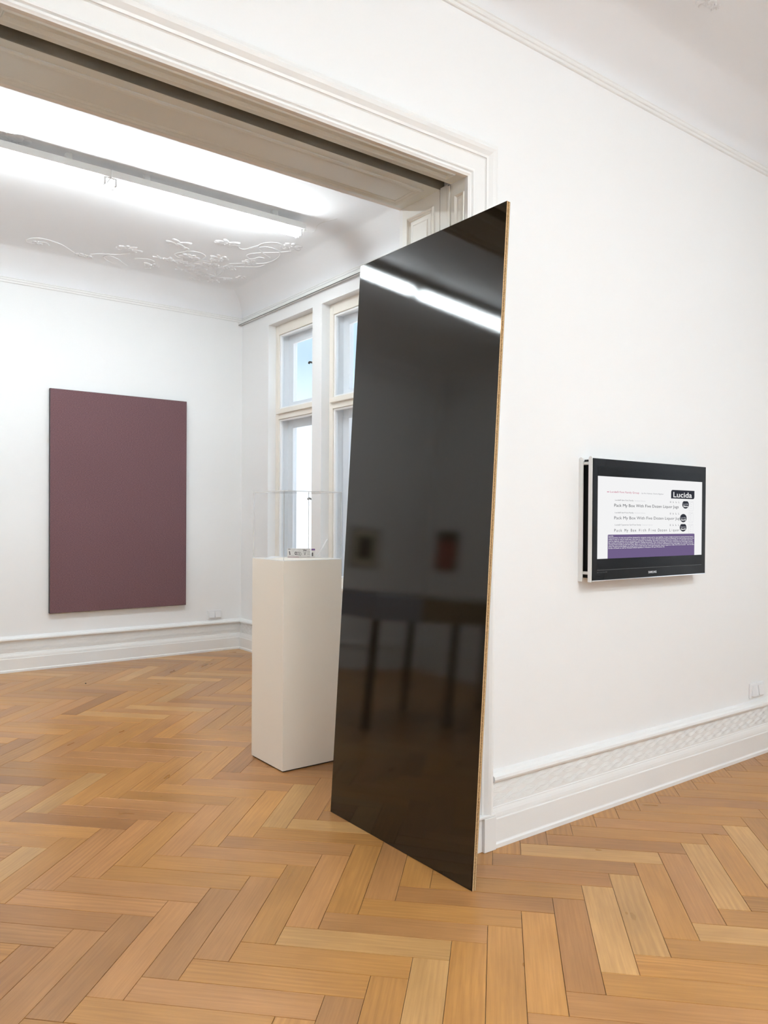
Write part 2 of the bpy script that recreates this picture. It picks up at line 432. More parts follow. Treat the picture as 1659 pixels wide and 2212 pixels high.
def ceiling(x0, x1, y0, y1, label):
    prof = [(0, ZR+.045)]+[(.27*(1-math.cos(a)), ZR+.045+(ZC-ZR-.045)*math.sin(a)) for a in [R(90)*i/10 for i in range(1, 11)]]
    vs = []; fs = []
    for d, z in prof: vs += [(x0+d, y0+d, z), (x1-d, y0+d, z), (x1-d, y1-d, z), (x0+d, y1-d, z)]
    for i in range(len(prof)-1):
        for j in range(4): fs.append((i*4+j, i*4+(j+1) % 4, i*4+4+(j+1) % 4, i*4+4+j))
    k = (len(prof)-1)*4; fs.append((k, k+1, k+2, k+3))
    k2 = len(vs); vs += [(x0-.02, y0-.02, 3.66), (x1+.02, y0-.02, 3.66), (x1+.02, y1+.02, 3.66), (x0-.02, y1+.02, 3.66)]
    o = MB().add(vs, fs, 0, True).add(vs[k2:], [(0, 1, 2, 3)]).build('ceiling', CEIL)
    o.data.set_sharp_from_angle(angle=R(25))
    return struct(o, label, 'ceiling')
ceilB = ceiling(XL, XW, YF, YB, 'coved white ceiling with floral stucco in the painting room')
ceilA = ceiling(XL, XR, YN, YW, 'coved white ceiling of the room with the television')

# ------------------------------------------------------------------ picture rails (mitred round each room)
def rect_path(x0, x1, y0, y1, z): 
    return [((x0, y0, z), (1, 1, 0)), ((x1, y0, z), (-1, 1, 0)), ((x1, y1, z), (-1, -1, 0)), ((x0, y1, z), (1, -1, 0)), ((x0, y0, z), (1, 1, 0))]
RAIL = [(0, 0), (.006, .001), (.009, .004), (.006, .008), (.006, .018), (.011, .021), (.013, .026), (.010, .031), (.010, .036), (.014, .040), (.010, .045), (0, .047)]
for i, (x0, x1, y0, y1) in enumerate(((XL, XW, YF, YB), (XL, XR, YN, YW))):
    o = MB().sweep(RAIL, rect_path(x0, x1, y0, y1, ZR), (0, 0, 1), caps=False).build('trim_%d' % (i+1), PAINT)
    struct(o, ('slim white picture rail under the cove of the painting room', 'slim white picture rail under the cove of the television room')[i], 'moulding')

# ------------------------------------------------------------------ baseboards with guilloche relief
BASE = [(0, 0), (.036, 0), (.036, .016), (.031, .021), (.030, .024), (.030, .112), (.0285, .115), (.0265, .116), (.0260, .124), (.0245, .134), (.0215, .144), (.0190, .150), (.0180, .151), (.0175, .156), (.014, .158), (.014, .254),
        (.020, .257), (.030, .262), (.033, .270), (.030, .280), (.020, .286), (.016, .292), (.008, .297), (0, .300)]
def guilloche(mb, a, b, nrm, per):
    a = Vector(a); b = Vector(b); L = (b-a).length; d = (b-a)/L; nrm = Vector(nrm); P = .170
    ns = int(L/P*per)
    for zc in (.230, .184):
        for ph in (0, math.pi):
            for j in range(-2, 3):
                vs = []; fs = []
                for i in range(ns+1):
                    s = L*i/ns; z = zc+.0125*math.sin(2*math.pi*s/P+ph)+j*.0034
                    p = a+d*s+Vector((0, 0, z)); 
                    vs += [p+Vector((0, 0, -.0010)), p+nrm*.0016, p+Vector((0, 0, .0010))]
                for i in range(ns):
                    k = 3*i; fs += [(k, k+1, k+4, k+3), (k+1, k+2, k+5, k+4)]
                mb.add(vs, fs, 0, True)
def baseboard(name, pts, nrm, label, per=14, relief=True):
    """pts: ends with mitre out directions"""
    o = MB().sweep(BASE, pts, (0, 0, 1)).build(name, PAINT)
    struct(o, label, 'baseboard')
    if relief:
        g = MB(); n = Vector(nrm); guilloche(g, Vector(pts[0][0])+n*.0139, Vector(pts[1][0])+n*.0139, nrm, per)
        r = g.build('guilloche_relief', PAINT, o); r['kind'] = 'stuff'
    return o
CO = .152
baseboard('baseboard_middle', [((OX1+CO, YW, 0), (0, -1, 0)), ((XR, YW, 0), (-1, -1, 0))], (0, -1, 0), 'tall white baseboard with wave relief under the television', 18)
baseboard('baseboard_middle', [((XL, YW, 0), (1, -1, 0)), ((OX0-CO, YW, 0), (0, -1, 0))], (0, -1, 0), 'tall white baseboard on the short wall left of the doorway', 8)
baseboard('baseboard_back', [((XL, YB, 0), (1, -1, 0)), ((XW, YB, 0), (-1, -1, 0))], (0, -1, 0), 'tall white baseboard with wave relief under the painting', 12)
baseboard('baseboard_right', [((XW, YB, 0), (-1, -1, 0)), ((XW, YF, 0), (-1, 1, 0))], (-1, 0, 0), 'tall white baseboard below the windows of the painting room', 10)
baseboard('baseboard_left', [((XL, YF, 0), (1, 1, 0)), ((XL, YB, 0), (1, -1, 0))], (1, 0, 0), 'tall white baseboard behind the display table', 8, False)
baseboard('baseboard_middle', [((XL, YF, 0), (1, 1, 0)), ((OX0-CO, YF, 0), (0, 1, 0))], (0, 1, 0), 'tall white baseboard on the far side of the dividing wall near the table', 8, False)
baseboard('baseboard_middle', [((OX1+CO, YF, 0), (0, 1, 0)), ((XW, YF, 0), (-1, 1, 0))], (0, 1, 0), 'tall white baseboard on the far side of the dividing wall near the windows', 8, False)
baseboard('baseboard_side', [((XR, YW, 0), (-1, -1, 0)), ((XR, YN, 0), (-1, 1, 0))], (-1, 0, 0), 'tall white baseboard below the windows of the television room', 8, False)

# ------------------------------------------------------------------ door casing and panelled lining
CAS = [(-.004, .0), (-.004, .018), (0, .020), (.004, .023), (.008, .023), (.010, .018), (.014, .018), (.018, .025), (.023, .025), (.027, .019), (.032, .017), (.085, .017), (.088, .020), (.089, .024), (.098, .026),
       (.112, .036), (.124, .040), (.132, .038), (.138, .031), (.142, .030), (.148, .026), (.150, .020), (.150, 0)]
def casing(name, y, side, label):
    z0 = .14
    path = [((OX0, y, z0), (-1, 0, 0)), ((OX0, y, OZ), (-1, 0, 1)), ((OX1, y, OZ), (1, 0, 1)), ((OX1, y, z0), (1, 0, 0))]
    o = MB().sweep(CAS if side[1] < 0 else [(0, 0)]+CAS[2:], path, side).build(name, PAINT); struct(o, label, 'door casing')
    for x, s in ((OX0, -1), (OX1, 1)):
        b = MB(); y1 = y+side[1]*.036
        b.bbox(min(x, x+s*.088), max(x, x+s*.088), min(y, y1-side[1]*.008), max(y, y1-side[1]*.008), 0, .132, .002)
        b.bbox(min(x+s*.088, x+s*CO), max(x+s*.088, x+s*CO), min(y, y1+side[1]*.006), max(y, y1+side[1]*.006), 0, .132, .002)
        b.bbox(min(x, x+s*CO), max(x, x+s*CO), min(y, y1+side[1]*.004), max(y, y1+side[1]*.004), .132, .143, .003)
        b.build('plinth_block', PAINT, o)
casing('trim_3', YW, (0, -1, 0), 'white moulded casing framing the doorway on the television side')
casing('trim_4', YF, (0, 1, 0), 'white moulded casing framing the doorway on the painting side')

door = MB()
for s, x in ((-1, OX0), (1, OX1)):
    a, b = sorted((x, x+s*.02))
    door.box(a, b, YW+.001, S0, 0, OZ); door.box(a, b, S1, YF, 0, OZ)
door = door.build('door_1', CREAM); struct(door, 'cream panelled lining of the wide pocket doorway', 'doorway')
COOLP = mat('cool_tinted_white_gloss', (.80, .85, .84), .28, bump=.06, scale=25)  # white soffit paint, its colour tinted cool to offset the warm floor bounce
MB().box(OX0-.02, OX1+.02, YW+.001, S0, OZ, OZ+.012).build('soffit_board', COOLP, door); MB().box(OX0-.02, OX1+.02, S1, YF, OZ, OZ+.012).build('soffit_board', COOLP, door)
PM = [(0, 0), (0, .004), (.004, .008), (.008, .006), (.011, .003), (.015, .005), (.019, .002), (.020, 0)]
def panel_ring(x, side, y0, y1, z0, z1, parent, w=1.0):       # moulding frame on an upright jamb face
    prof = [(o*w, p) for o, p in PM]
    path = [((x, y0, z0), (0, 1, 1)), ((x, y1, z0), (0, -1, 1)), ((x, y1, z1), (0, -1, -1)), ((x, y0, z1), (0, 1, -1)), ((x, y0, z0), (0, 1, 1))]
    MB().sweep(prof, path, side, caps=False).build('panel_moulding', CREAM, parent)
    f = .036*w
    MB().add([(x, y0+f, z0+f), (x, y1-f, z0+f), (x, y1-f, z1-f), (x, y0+f, z1-f)] + [(x+side[0]*.003, y0+f+.006, z0+f+.006), (x+side[0]*.003, y1-f-.006, z0+f+.006), (x+side[0]*.003, y1-f-.006, z1-f-.006), (x+side[0]*.003, y0+f+.006, z1-f-.006)],
             [(0, 1, 5, 4), (1, 2, 6, 5), (2, 3, 7, 6), (3, 0, 4, 7), (4, 5, 6, 7)]).build('raised_panel', CREAM, parent)
for s, x in ((1, OX0), (-1, OX1)):
    for z0, z1 in ((.22, 1.05), (1.15, 2.555)):
        panel_ring(x, (s, 0, 0), 2.368, 2.538, z0, z1, door)
        panel_ring(x, (s, 0, 0), 2.186, 2.240, z0, z1, door, .42)
def soffit_ring(y0, y1, w):
    x0, x1, z = OX0+.05, OX1-.05, OZ
    prof = [(o*w, p) for o, p in PM]
    path = [((x0, y0, z), (1, 1, 0)), ((x1, y0, z), (-1, 1, 0)), ((x1, y1, z), (-1, -1, 0)), ((x0, y1, z), (1, -1, 0)), ((x0, y0, z), (1, 1, 0))]
    MB().sweep(prof, path, (0, 0, -1), caps=False).build('soffit_moulding', COOLP, door)
soffit_ring(2.372, 2.552, 1.5); soffit_ring(2.183, 2.236, .8)
MB().box(OX0-.02, OX1+.02, S1-.004, S1, OZ+.001, OZ+.038).box(OX0-.02, OX1+.02, S0, S0+.002, OZ+.012, OZ+.05).build('slot_beam', SLOTM, door)
MB().box(OX0-.02, OX1+.02, S0+.002, S1-.004, OZ+.10, OZ+.12).box(OX0-.02, OX1+.02, S1-.0035, S1-.0005, OZ+.038, OZ+.10).box(OX0-.02, OX1+.02, S0+.002, S0+.004, OZ+.05, OZ+.10).build('slot_shade_lining', BLACKM, door)  # black faces carry the deep shade inside the slot in their colour
for s, x in ((-1, OX0), (1, OX1)):
    a, b = sorted((x-s*.004, x+s*.02))
    MB().bbox(a, b, 2.270, 2.282, .01, OZ-.004, .001).bbox(a+.003*(s > 0), b-.003*(s < 0), 2.284, 2.330, .01, OZ+.006, .002).build('pocket_door_edge', CREAM, door)

# ------------------------------------------------------------------ windows (box windows, two layers of sashes)
def window(n, xw, y0, y1, label):
    x1 = xw+.078                                        # cream frame plane
    fw_ = .055
    m = MB()
    m.bbox(x1, x1+.045, y0, y0+fw_, WZ0, WZ1, .003); m.bbox(x1, x1+.045, y1-fw_, y1, WZ0, WZ1, .003)
    m.bbox(x1, x1+.045, y0+fw_, y1-fw_, 3.01, WZ1, .003); m.bbox(x1, x1+.045, y0+fw_, y1-fw_, WZ0, WZ0+.06, .003)
    m.bbox(x1, x1+.045, y0+fw_, y1-fw_, 2.22, 2.315, .003)
    m.bbox(x1-.022, x1+.01, y0+fw_-.02, y1-fw_+.02, 2.267, 2.312, .006)
    root = m.build('window_%d' % n, WINP); struct(root, label, 'window')
    a, b = y0+fw_, y1-fw_
    MB().bbox(xw-.05, x1+.05, y0-.0, y1+.0, WZ0-.03, WZ0, .004).build('window_sill', WINP, root)
    l = MB()                                             # box lining between the sashes
    for z0, z1 in ((WZ0+.06, 2.22), (2.315, 3.01)):
        l.box(x1+.045, x1+.16, a-.02, a, z0-.02, z1+.02); l.box(x1+.045, x1+.16, b, b+.02, z0-.02, z1+.02)
        l.box(x1+.045, x1+.16, a, b, z1, z1+.02); l.box(x1+.045, x1+.16, a, b, z0-.02, z0)
    l.build('box_lining', WINW, root)
    for z0, z1 in ((WZ0+.06, 2.22), (2.315, 3.01)):
        for x, d, f_, nm in ((x1+.012, .03, .020, 'inner_sash'), (x1+.105, .045, .088, 'outer_sash')):
            s = MB()
            s.bbox(x, x+d, a, a+f_, z0, z1, .003); s.bbox(x, x+d, b-f_, b, z0, z1, .003)
            s.bbox(x, x+d, a+f_, b-f_, z1-f_*.8, z1, .003); s.bbox(x, x+d, a+f_, b-f_, z0, z0+f_*.8, .003)
            if nm == 'outer_sash':                       # glazing bead
                g_ = .012
                s.bbox(x-.006, x+.004, a+f_-.003, a+f_+g_, z0+f_*.8, z1-f_*.8, .002); s.bbox(x-.006, x+.004, b-f_-g_, b-f_+.003, z0+f_*.8, z1-f_*.8, .002)
                s.bbox(x-.006, x+.004, a+f_, b-f_, z1-f_*.8-g_, z1-f_*.8, .002)
            so = s.build(nm, WINW, root)
            MB().box(x+d*.5-.002, x+d*.5+.002, a+f_-.004, b-f_+.004, z0+f_*.8-.004, z1-f_*.8+.004).build('pane', GLASS, so)
    r = MB(); r.box(x1+.16, xw+WT, y0+.0, y0+.03, WZ0, WZ1).box(x1+.16, xw+WT, y1-.03, y1, WZ0, WZ1).box(x1+.16, xw+WT, y0, y1, WZ1-.05, WZ1).box(x1+.045, xw+WT, y0, y1, WZ0-.03, WZ0)
    r.build('outer_reveal', WINW, root)
    for zz in (2.66, 1.47):                              # espagnolette handles on the inner frame
        yy = a+.056
        MB().tube([(x1+.012, yy-.02, zz-.012), (x1-.012, yy-.005, zz-.006), (x1-.022, yy+.008, zz), (x1-.024, yy+.022, zz+.002), (x1-.022, yy+.034, zz-.006)], [.007, .008, .009, .009, .010], 8).build('window_handle', BRASSD, root)
        MB().bbox(x1+.004, x1+.016, a, yy+.0, zz-.05, zz+.02, .002).build('handle_plate', WINW, root)
    return root
wl = ['tall cream box window nearest the painting wall', 'tall cream box window behind the black board, second from the painting wall', 'tall cream box window of the painting room farthest from the painting wall']
for i, (a, b) in enumerate(WINB): window(i+1, XW, a, b, wl[i])
wl = ['tall cream box window of the television room nearest the television wall', 'middle tall cream box window of the television room', 'tall cream box window of the television room farthest from the television wall']
for i, (a, b) in enumerate(WINA): window(i+4, XR, a, b, wl[i])

# ------------------------------------------------------------------ stucco relief on the far ceiling
def cpt(x, y): 
    p = pix(x, y, 2, ZC); return Vector((p.x, p.y, ZC))
def smooth(pts, n=8):
    out = []
    for i in range(len(pts)-1):
        p0, p1, p2, p3 = pts[max(i-1, 0)], pts[i], pts[i+1], pts[min(i+2, len(pts)-1)]
        for k in range(n):
            t = k/n; out.append(.5*((2*p1)+(p2-p0)*t+(2*p0-5*p1+4*p2-p3)*t*t+(3*p1-p0-3*p2+p3)*t**3))
    return out+[pts[-1]]
A4 = lambda L: [(200+x/4.608, 480+y/4.608) for x, y in L]        # tracings of the vines
B4 = lambda L: [(x/4.608, 480+y/4.608) for x, y in L]
V5 = lambda L: [(500+x/5.53, 380+y/5.53) for x, y in L]
vines = [B4([(-60, 140), (0, 165), (100, 205), (200, 232), (300, 245)]), B4([(400, 215), (340, 215), (275, 200), (260, 180), (300, 160), (400, 158), (500, 180), (600, 215), (680, 262), (755, 315)]),
         B4([(345, 190), (400, 192), (460, 202), (488, 228)]), B4([(890, 370), (1000, 398), (1100, 412)]), B4([(900, 318), (1000, 312), (1100, 318), (1200, 318), (1290, 308)]),
         B4([(1160, 245), (1160, 262), (1200, 272)]), B4([(1180, 420), (1080, 385), (1040, 360), (1035, 340), (1070, 330), (1120, 340), (1180, 370), (1240, 415), (1320, 448), (1420, 458), (1500, 455)]),
         B4([(1340, 362), (1420, 360), (1490, 368), (1535, 388)]),
         A4([(900, 250), (955, 262), (930, 290), (840, 305), (820, 325), (850, 350), (900, 358)]), A4([(940, 290), (1000, 288), (1080, 305), (1122, 340), (1080, 375), (1000, 395), (930, 430)]),
         A4([(1420, 200), (1440, 245), (1500, 268), (1560, 262), (1650, 240)]), A4([(1360, 412), (1500, 408), (1520, 400)]), A4([(1370, 442), (1520, 440)]),
         A4([(1240, 540), (1200, 500), (1200, 450)]), A4([(1240, 540), (1230, 480), (1260, 430)]), A4([(1240, 540), (1140, 510), (1020, 480)]), A4([(1240, 540), (1100, 530), (1000, 490)]), A4([(1240, 540), (1290, 500), (1300, 450)]),
         A4([(1030, 570), (1100, 585), (1180, 560), (1280, 550), (1390, 560)]), A4([(1160, 570), (1180, 600), (1230, 595)]), A4([(870, 460), (930, 490), (990, 515)]), A4([(1080, 382), (1160, 390), (1240, 410)]),
         V5([(0, 795), (60, 805), (100, 865), (170, 872), (240, 850), (320, 830), (370, 805), (460, 792), (560, 800), (620, 830)]),
         V5([(320, 830), (330, 880), (400, 940), (460, 975)]), V5([(330, 850), (420, 845), (520, 870), (580, 910), (570, 960), (500, 1010), (400, 1040), (290, 1045)]),
         V5([(720, 895), (560, 910), (350, 915), (220, 930), (185, 955), (210, 985), (270, 985), (330, 970), (390, 980)]), V5([(590, 840), (610, 865), (700, 868)]), V5([(0, 1050), (140, 1045)]), V5([(0, 1085), (200, 1085), (330, 1080), (400, 1060)])]
vm = MB()
for L in vines:
    p = smooth([cpt(*q) for q in L]); vm.tube(p, .0052, 6)
vm.build('stucco_vine', CEIL, ceilB)
def leaf(mb, c, ang, L, Wd, hgt, lobes):
    ca, sa = math.cos(ang), math.sin(ang); n = 18; vs = [(c.x, c.y, c.z-hgt)]; ring = []
    for i in range(n):
        t = 2*math.pi*i/n; k = 1+.22*math.cos(lobes*t)
        x, y = L*math.cos(t)*k, Wd*math.sin(t)*k
        ring.append((x*ca-y*sa, x*sa+y*ca))
    for f_, z in ((.55, hgt*(.75)), (.85, hgt*.9), (1, .0)):
        for i, (x, y) in enumerate(ring): vs.append((c.x+x*f_, c.y+y*f_, c.z-z*(1+.25*math.cos(lobes*2*math.pi*i/n))))
    fs = [(0, 1+i, 1+(i+1) % n) for i in range(n)]
    for r_ in range(2):
        for i in range(n): fs.append((1+r_*n+i, 1+r_*n+(i+1) % n, 1+(r_+1)*n+(i+1) % n, 1+(r_+1)*n+i))
    mb.add(vs, fs, 0, True)
fl = [(A4([(860, 212)])[0], .16, .085, 4), (A4([(1340, 208)])[0], .15, .085, 5), (B4([(1290, 262)])[0], .13, .08, 4), (B4([(365, 203)])[0], .06, .05, 3), (B4([(785, 322)])[0], .05, .07, 3), (B4([(835, 333)])[0], .06, .05, 3), (B4([(880, 340)])[0], .05, .05, 3),
      (A4([(965, 342)])[0], .12, .07, 5), (A4([(585, 425)])[0], .10, .06, 3), (A4([(1280, 355)])[0], .12, .06, 4), (A4([(1215, 372)])[0], .07, .06, 3), (A4([(1560, 392)])[0], .08, .07, 4), (A4([(720, 360)])[0], .14, .035, 3), (A4([(800, 375)])[0], .12, .05, 4), (A4([(885, 395)])[0], .10, .06, 5),
      (A4([(1040, 440)])[0], .15, .06, 5), (A4([(985, 462)])[0], .10, .05, 3), (A4([(1090, 425)])[0], .09, .05, 4), (A4([(1170, 412)])[0], .11, .05, 4), (A4([(1250, 445)])[0], .07, .06, 4), (A4([(1355, 440)])[0], .06, .06, 4), (A4([(1385, 462)])[0], .06, .05, 3), (A4([(1000, 560)])[0], .08, .06, 3),
      (A4([(1210, 585)])[0], .08, .05, 3), (A4([(1485, 550)])[0], .09, .06, 3), (A4([(1120, 530)])[0], .13, .05, 4), (A4([(1325, 575)])[0], .06, .05, 3), (V5([(720, 840)])[0], .12, .08, 5), (V5([(220, 1025)])[0], .08, .07, 3), (A4([(900, 470)])[0], .11, .04, 3), (A4([(1030, 490)])[0], .10, .04, 3)]
def blossom(c, L, Wd, lb, parent):
    m_ = MB()
    for k in range(lb+2):
        t = 2*math.pi*k/(lb+2)+rnd.uniform(-.3, .3); f = rnd.uniform(.35, .6)
        leaf(m_, c+Vector((L*f*math.cos(t), Wd*f*math.sin(t), 0)), t+rnd.uniform(-.5, .5), L*rnd.uniform(.28, .42), Wd*rnd.uniform(.3, .45), .005+.006*rnd.random(), 2)
    leaf(m_, c, 0, L*.22, Wd*.3, .013, 3); m_.build('stucco_blossom', CEIL, parent)
for i, (q, L, Wd, lb) in enumerate(fl): blossom(cpt(*q), L*.85, Wd*.95, lb, ceilB)
for q, L in (((4, 288), .14), ((30, 304), .10)): blossom(cpt(*q), L, L*.8, 5, ceilB)
MB().tube(smooth([cpt(*q) for q in V5([(870, 660), (960, 672), (1010, 645), (1025, 595), (1080, 560), (1180, 535), (1270, 510)])]), .0022, 6).build('lamp_wire', METALW, ceilB)
for q, L in (((1526, 4), .05), ((1546, 14), .03)):
    p = pix(*q, 2, ZC); blossom(Vector((p.x, p.y, ZC)), L, L*.8, 3, ceilA)

# ------------------------------------------------------------------ fluorescent battens
def batten(x0, L, y, label, group):
    root = empty('fluorescent_batten', (x0, y, 3.355))
    MB().bbox(x0+.002, x0+L-.002, y, y+.10, 3.408, 3.455, .004).build('channel', METALW, root)
    for ex, s in ((x0+.002, 1), (x0+L-.002, -1)):
        a, b = sorted((ex, ex+s*.014))
        MB().bbox(a, b, y+.006, y+.094, 3.402, 3.456, .002).build('end_cap', METALW, root)
    for yy in (y+.022, y+.078):
        MB().tube([(x0+.046, yy, 3.380), (x0+L-.046, yy, 3.380)], .013, 14).build('tube', TUBEM, root)
        for ex, s in ((x0+.028, 1), (x0+L-.028, -1)):
            a, b = sorted((ex, ex+s*.014))
            h = MB().bbox(a, b, yy-.013, yy+.013, 3.362, 3.410, .003).build('lamp_holder', PLASW, root)
            MB().tube([(ex+s*.014, yy, 3.376), (ex+s*.0185, yy, 3.376)], .006, 8).build('pin', PLASD, h)
    for bx in (x0+.24, x0+L-.24):
        MB().box(bx-.018, bx+.018, y+.03, y+.07, 3.455, ZC).build('ceiling_bracket', METALW, root)
    MB().box(x0-.004, x0+.004, y+.004, y+.096, 3.412, 3.452).build('joint_strip', METALW, root)
    return tag(root, label, 'ceiling light', group)
batten(1.517, 1.413, 4.865, 'lit twin-tube ceiling light nearest the windows, in the painting room', 'fluorescent battens in a row')
batten(.104, 1.413, 4.865, 'lit twin-tube ceiling light in the middle of the row in the painting room', 'fluorescent battens in a row')
batten(-1.309, 1.413, 4.865, 'lit twin-tube ceiling light above the display table', 'fluorescent battens in a row')
for y_, r_ in ((-1.05, 'front row'), (-2.0, 'rear row')):  # rear row is added out of view to brighten this room
    for x0, l in ((-.75, 'farthest from the windows'), (.663, 'in the middle'), (2.076, 'nearest the windows')):
        if r_ == 'rear row' and x0 < 0: continue
        batten(x0, 1.413, y_, 'unseen lit twin-tube light in the %s of the television room, %s' % (r_, l), 'fluorescent battens in the television room')

# ------------------------------------------------------------------ leaning black board
LEN, WID, THK = 2.44, .906, .0176
ang = math.asin((2.002-1.857)/LEN)
board = empty('leaning_board', (1.857+THK*math.cos(ang), 1.947, 0)); board.rotation_euler = (0, ang, 0)
tag(board, 'tall black glossy chipboard panel leaning against the door jamb', 'board')
def bpart(name, x0, x1, m_, b=0):
    q = MB(); (q.bbox(x0, x1, 0, WID, 0, LEN, b) if b else q.box(x0, x1, 0, WID, 0, LEN))
    o = q.build(name, m_); o.parent = board; return o
tag(bpart('front_laminate', -THK-.0, -THK+.0009, BLAM), 'black high-gloss laminate')
bpart('back_laminate', -.0009, 0, BLAM)
bpart('chipboard_skin', -THK+.0009, -.0122, CHIPF); bpart('chipboard_skin', -.0054, -.0009, CHIPF)
tag(bpart('chipboard_core', -.0122, -.0054, CHIPC), 'coarse raw chipboard edge')

# ------------------------------------------------------------------ pedestal and acrylic cover
px0, px1, py0, py1, pz = 1.943, 2.298, 3.434, 3.777, 1.079
ped = empty('pedestal', (px0, py0, 0)); tag(ped, 'tall cream painted pedestal standing on the parquet behind the black board', 'pedestal')
MB().box(px0+.006, px1-.006, py0+.006, py1-.006, 0, .007).build('recessed_foot', DARKW, ped)
MB().bbox(px0, px1, py0, py1, .006, pz, .0012).build('body', PLINTH, ped)
cov = empty('acrylic_cover', (px0, py0, pz)); tag(cov, 'clear acrylic display cover on top of the cream pedestal', 'display cover')
a, t, zt = .0, .005, 1.440
x0, x1, y0, y1 = px0+.002, px1-.002, py0+.002, py1-.002
def acr(name, X0, X1, Y0, Y1, Z0, Z1, thin):
    m_ = MB(); v = [(x, y, z) for z in (Z0, Z1) for y in (Y0, Y1) for x in (X0, X1)]
    F6 = [((0, 2, 3, 1), 2), ((4, 5, 7, 6), 2), ((0, 1, 5, 4), 1), ((2, 6, 7, 3), 1), ((0, 4, 6, 2), 0), ((1, 3, 7, 5), 0)]
    for f, ax in F6: m_.add([v[i] for i in f], [(0, 1, 2, 3)], 0 if ax == thin else 1)
    return m_.build(name, [ACRYL, ACRYE], cov)
acr('side_panel', x0, x1, y0, y0+t, pz, zt-t, 1); acr('side_panel', x0, x1, y1-t, y1, pz, zt-t, 1)
acr('side_panel', x0, x0+t, y0+t, y1-t, pz, zt-t, 0); acr('side_panel', x1-t, x1, y0+t, y1-t, pz, zt-t, 0)
acr('top_panel', x0, x1, y0, y1, zt-t, zt, 2)
LIPM = mat('white_base_lip', (.92, .92, .91), .4); lp = MB()
for X0, X1, Y0, Y1 in ((x0-.0015, x1+.0015, y0-.0015, y0+.006), (x0-.0015, x1+.0015, y1-.006, y1+.0015), (x0-.0015, x0+.006, y0+.006, y1-.006), (x1-.006, x1+.0015, y0+.006, y1-.006)): lp.box(X0, X1, Y0, Y1, pz, pz+.003)
lp.build('base_lip', LIPM, cov)

# things on show
def quad(o, u, v, pts): return [o+u*a+v*b for a, b in pts]
ba = R(-29.3)                                               # printed carton
bx = Vector((2.132, 3.728, pz+.0004)); bu = Vector((math.cos(ba), math.sin(ba), 0)); bn = Vector((math.sin(ba), -math.cos(ba), 0)); bv = Vector((0, 0, 1))
BL_, BH_, BD_ = .130, .0505, .024
car = empty('printed_carton', bx); tag(car, 'small white carton printed with grey diagrams inside the acrylic cover', 'carton')
def cbox(m_, u0, u1, n0, n1, v0, v1):
    vs = [bx+bu*u+bn*n_+bv*v for v in (v0, v1) for n_ in (n0, n1) for u in (u0, u1)]
    m_.add(vs, [(0, 2, 3, 1), (4, 5, 7, 6), (0, 1, 5, 4), (2, 6, 7, 3), (0, 4, 6, 2), (1, 3, 7, 5)]); return m_
cbox(MB(), 0, BL_, -BD_, 0, 0, BH_).build('carton_body', PAPERP, car)
inkl = MB()
KU, KV = BL_/.118, BH_/.046
def on_front(m_, poly): m_.add([bx+bu*u*KU+bv*v*KV+bn*.0004 for u, v in poly], [tuple(range(len(poly)))])
def rc(u0, u1, v0, v1): return [(u0, v0), (u1, v0), (u1, v1), (u0, v1)]
def ellipse(cx_, cy_, a_, b_, n=20): return [(cx_+a_*math.cos(2*math.pi*i/n), cy_+b_*math.sin(2*math.pi*i/n)) for i in range(n)]
def ringp(m_, cx_, cy_, a_, b_, k, n=20):
    o = ellipse(cx_, cy_, a_, b_, n); i_ = ellipse(cx_, cy_, a_*k, b_*k, n)
    m_.add([bx+bu*u*KU+bv*v*KV+bn*.0004 for u, v in o+i_], [(i, (i+1) % n, n+(i+1) % n, n+i) for i in range(n)])
def ink_part(name, poly, m_=INK):
    q_ = MB(); on_front(q_, poly); return q_.build(name, m_, car)
ink_part('printed_bar', [(.008, .032), (.013, .033), (.016, .014), (.011, .013)])
for j, k in enumerate((.45, .78, .78, .78)):
    q_ = MB(); ringp(q_, .042+j*.0075, .022-.001*j, .0055, .0085, k); q_.build('printed_ring', INK, car)
q_ = MB(); on_front(q_, rc(.080, .096, .035, .039))
for p_, e_ in (((.080, .035), (.088, .012)), ((.096, .035), (.088, .012)), ((.084, .035), (.088, .014)), ((.092, .035), (.088, .014))):
    on_front(q_, [(p_[0]-.0005, p_[1]), (p_[0]+.0005, p_[1]), (e_[0]+.0005, e_[1]), (e_[0]-.0005, e_[1])])
q_.build('printed_funnel', INK, car)
for r_ in ((.004, .016, .041, .044), (.074, .088, .041, .0425), (.100, .113, .016, .0172)): ink_part('printed_line', rc(*r_))
for u0, u1, v in ((.020, .040, .042), (.050, .070, .042), (.092, .112, .042), (.022, .034, .033), (.056, .066, .032), (.100, .114, .030), (.100, .114, .026), (.100, .112, .022), (.020, .034, .011), (.046, .054, .005), (.062, .070, .005), (.100, .112, .004), (.100, .108, .034), (.066, .072, .020), (.066, .072, .015)):
    on_front(inkl, rc(u0, u1, v, v+.0012))
inkl.build('fine_print', INKL, car)['kind'] = 'stuff'
ink_part('pink_band', rc(.002, .060, 0.0, .006), PINK)
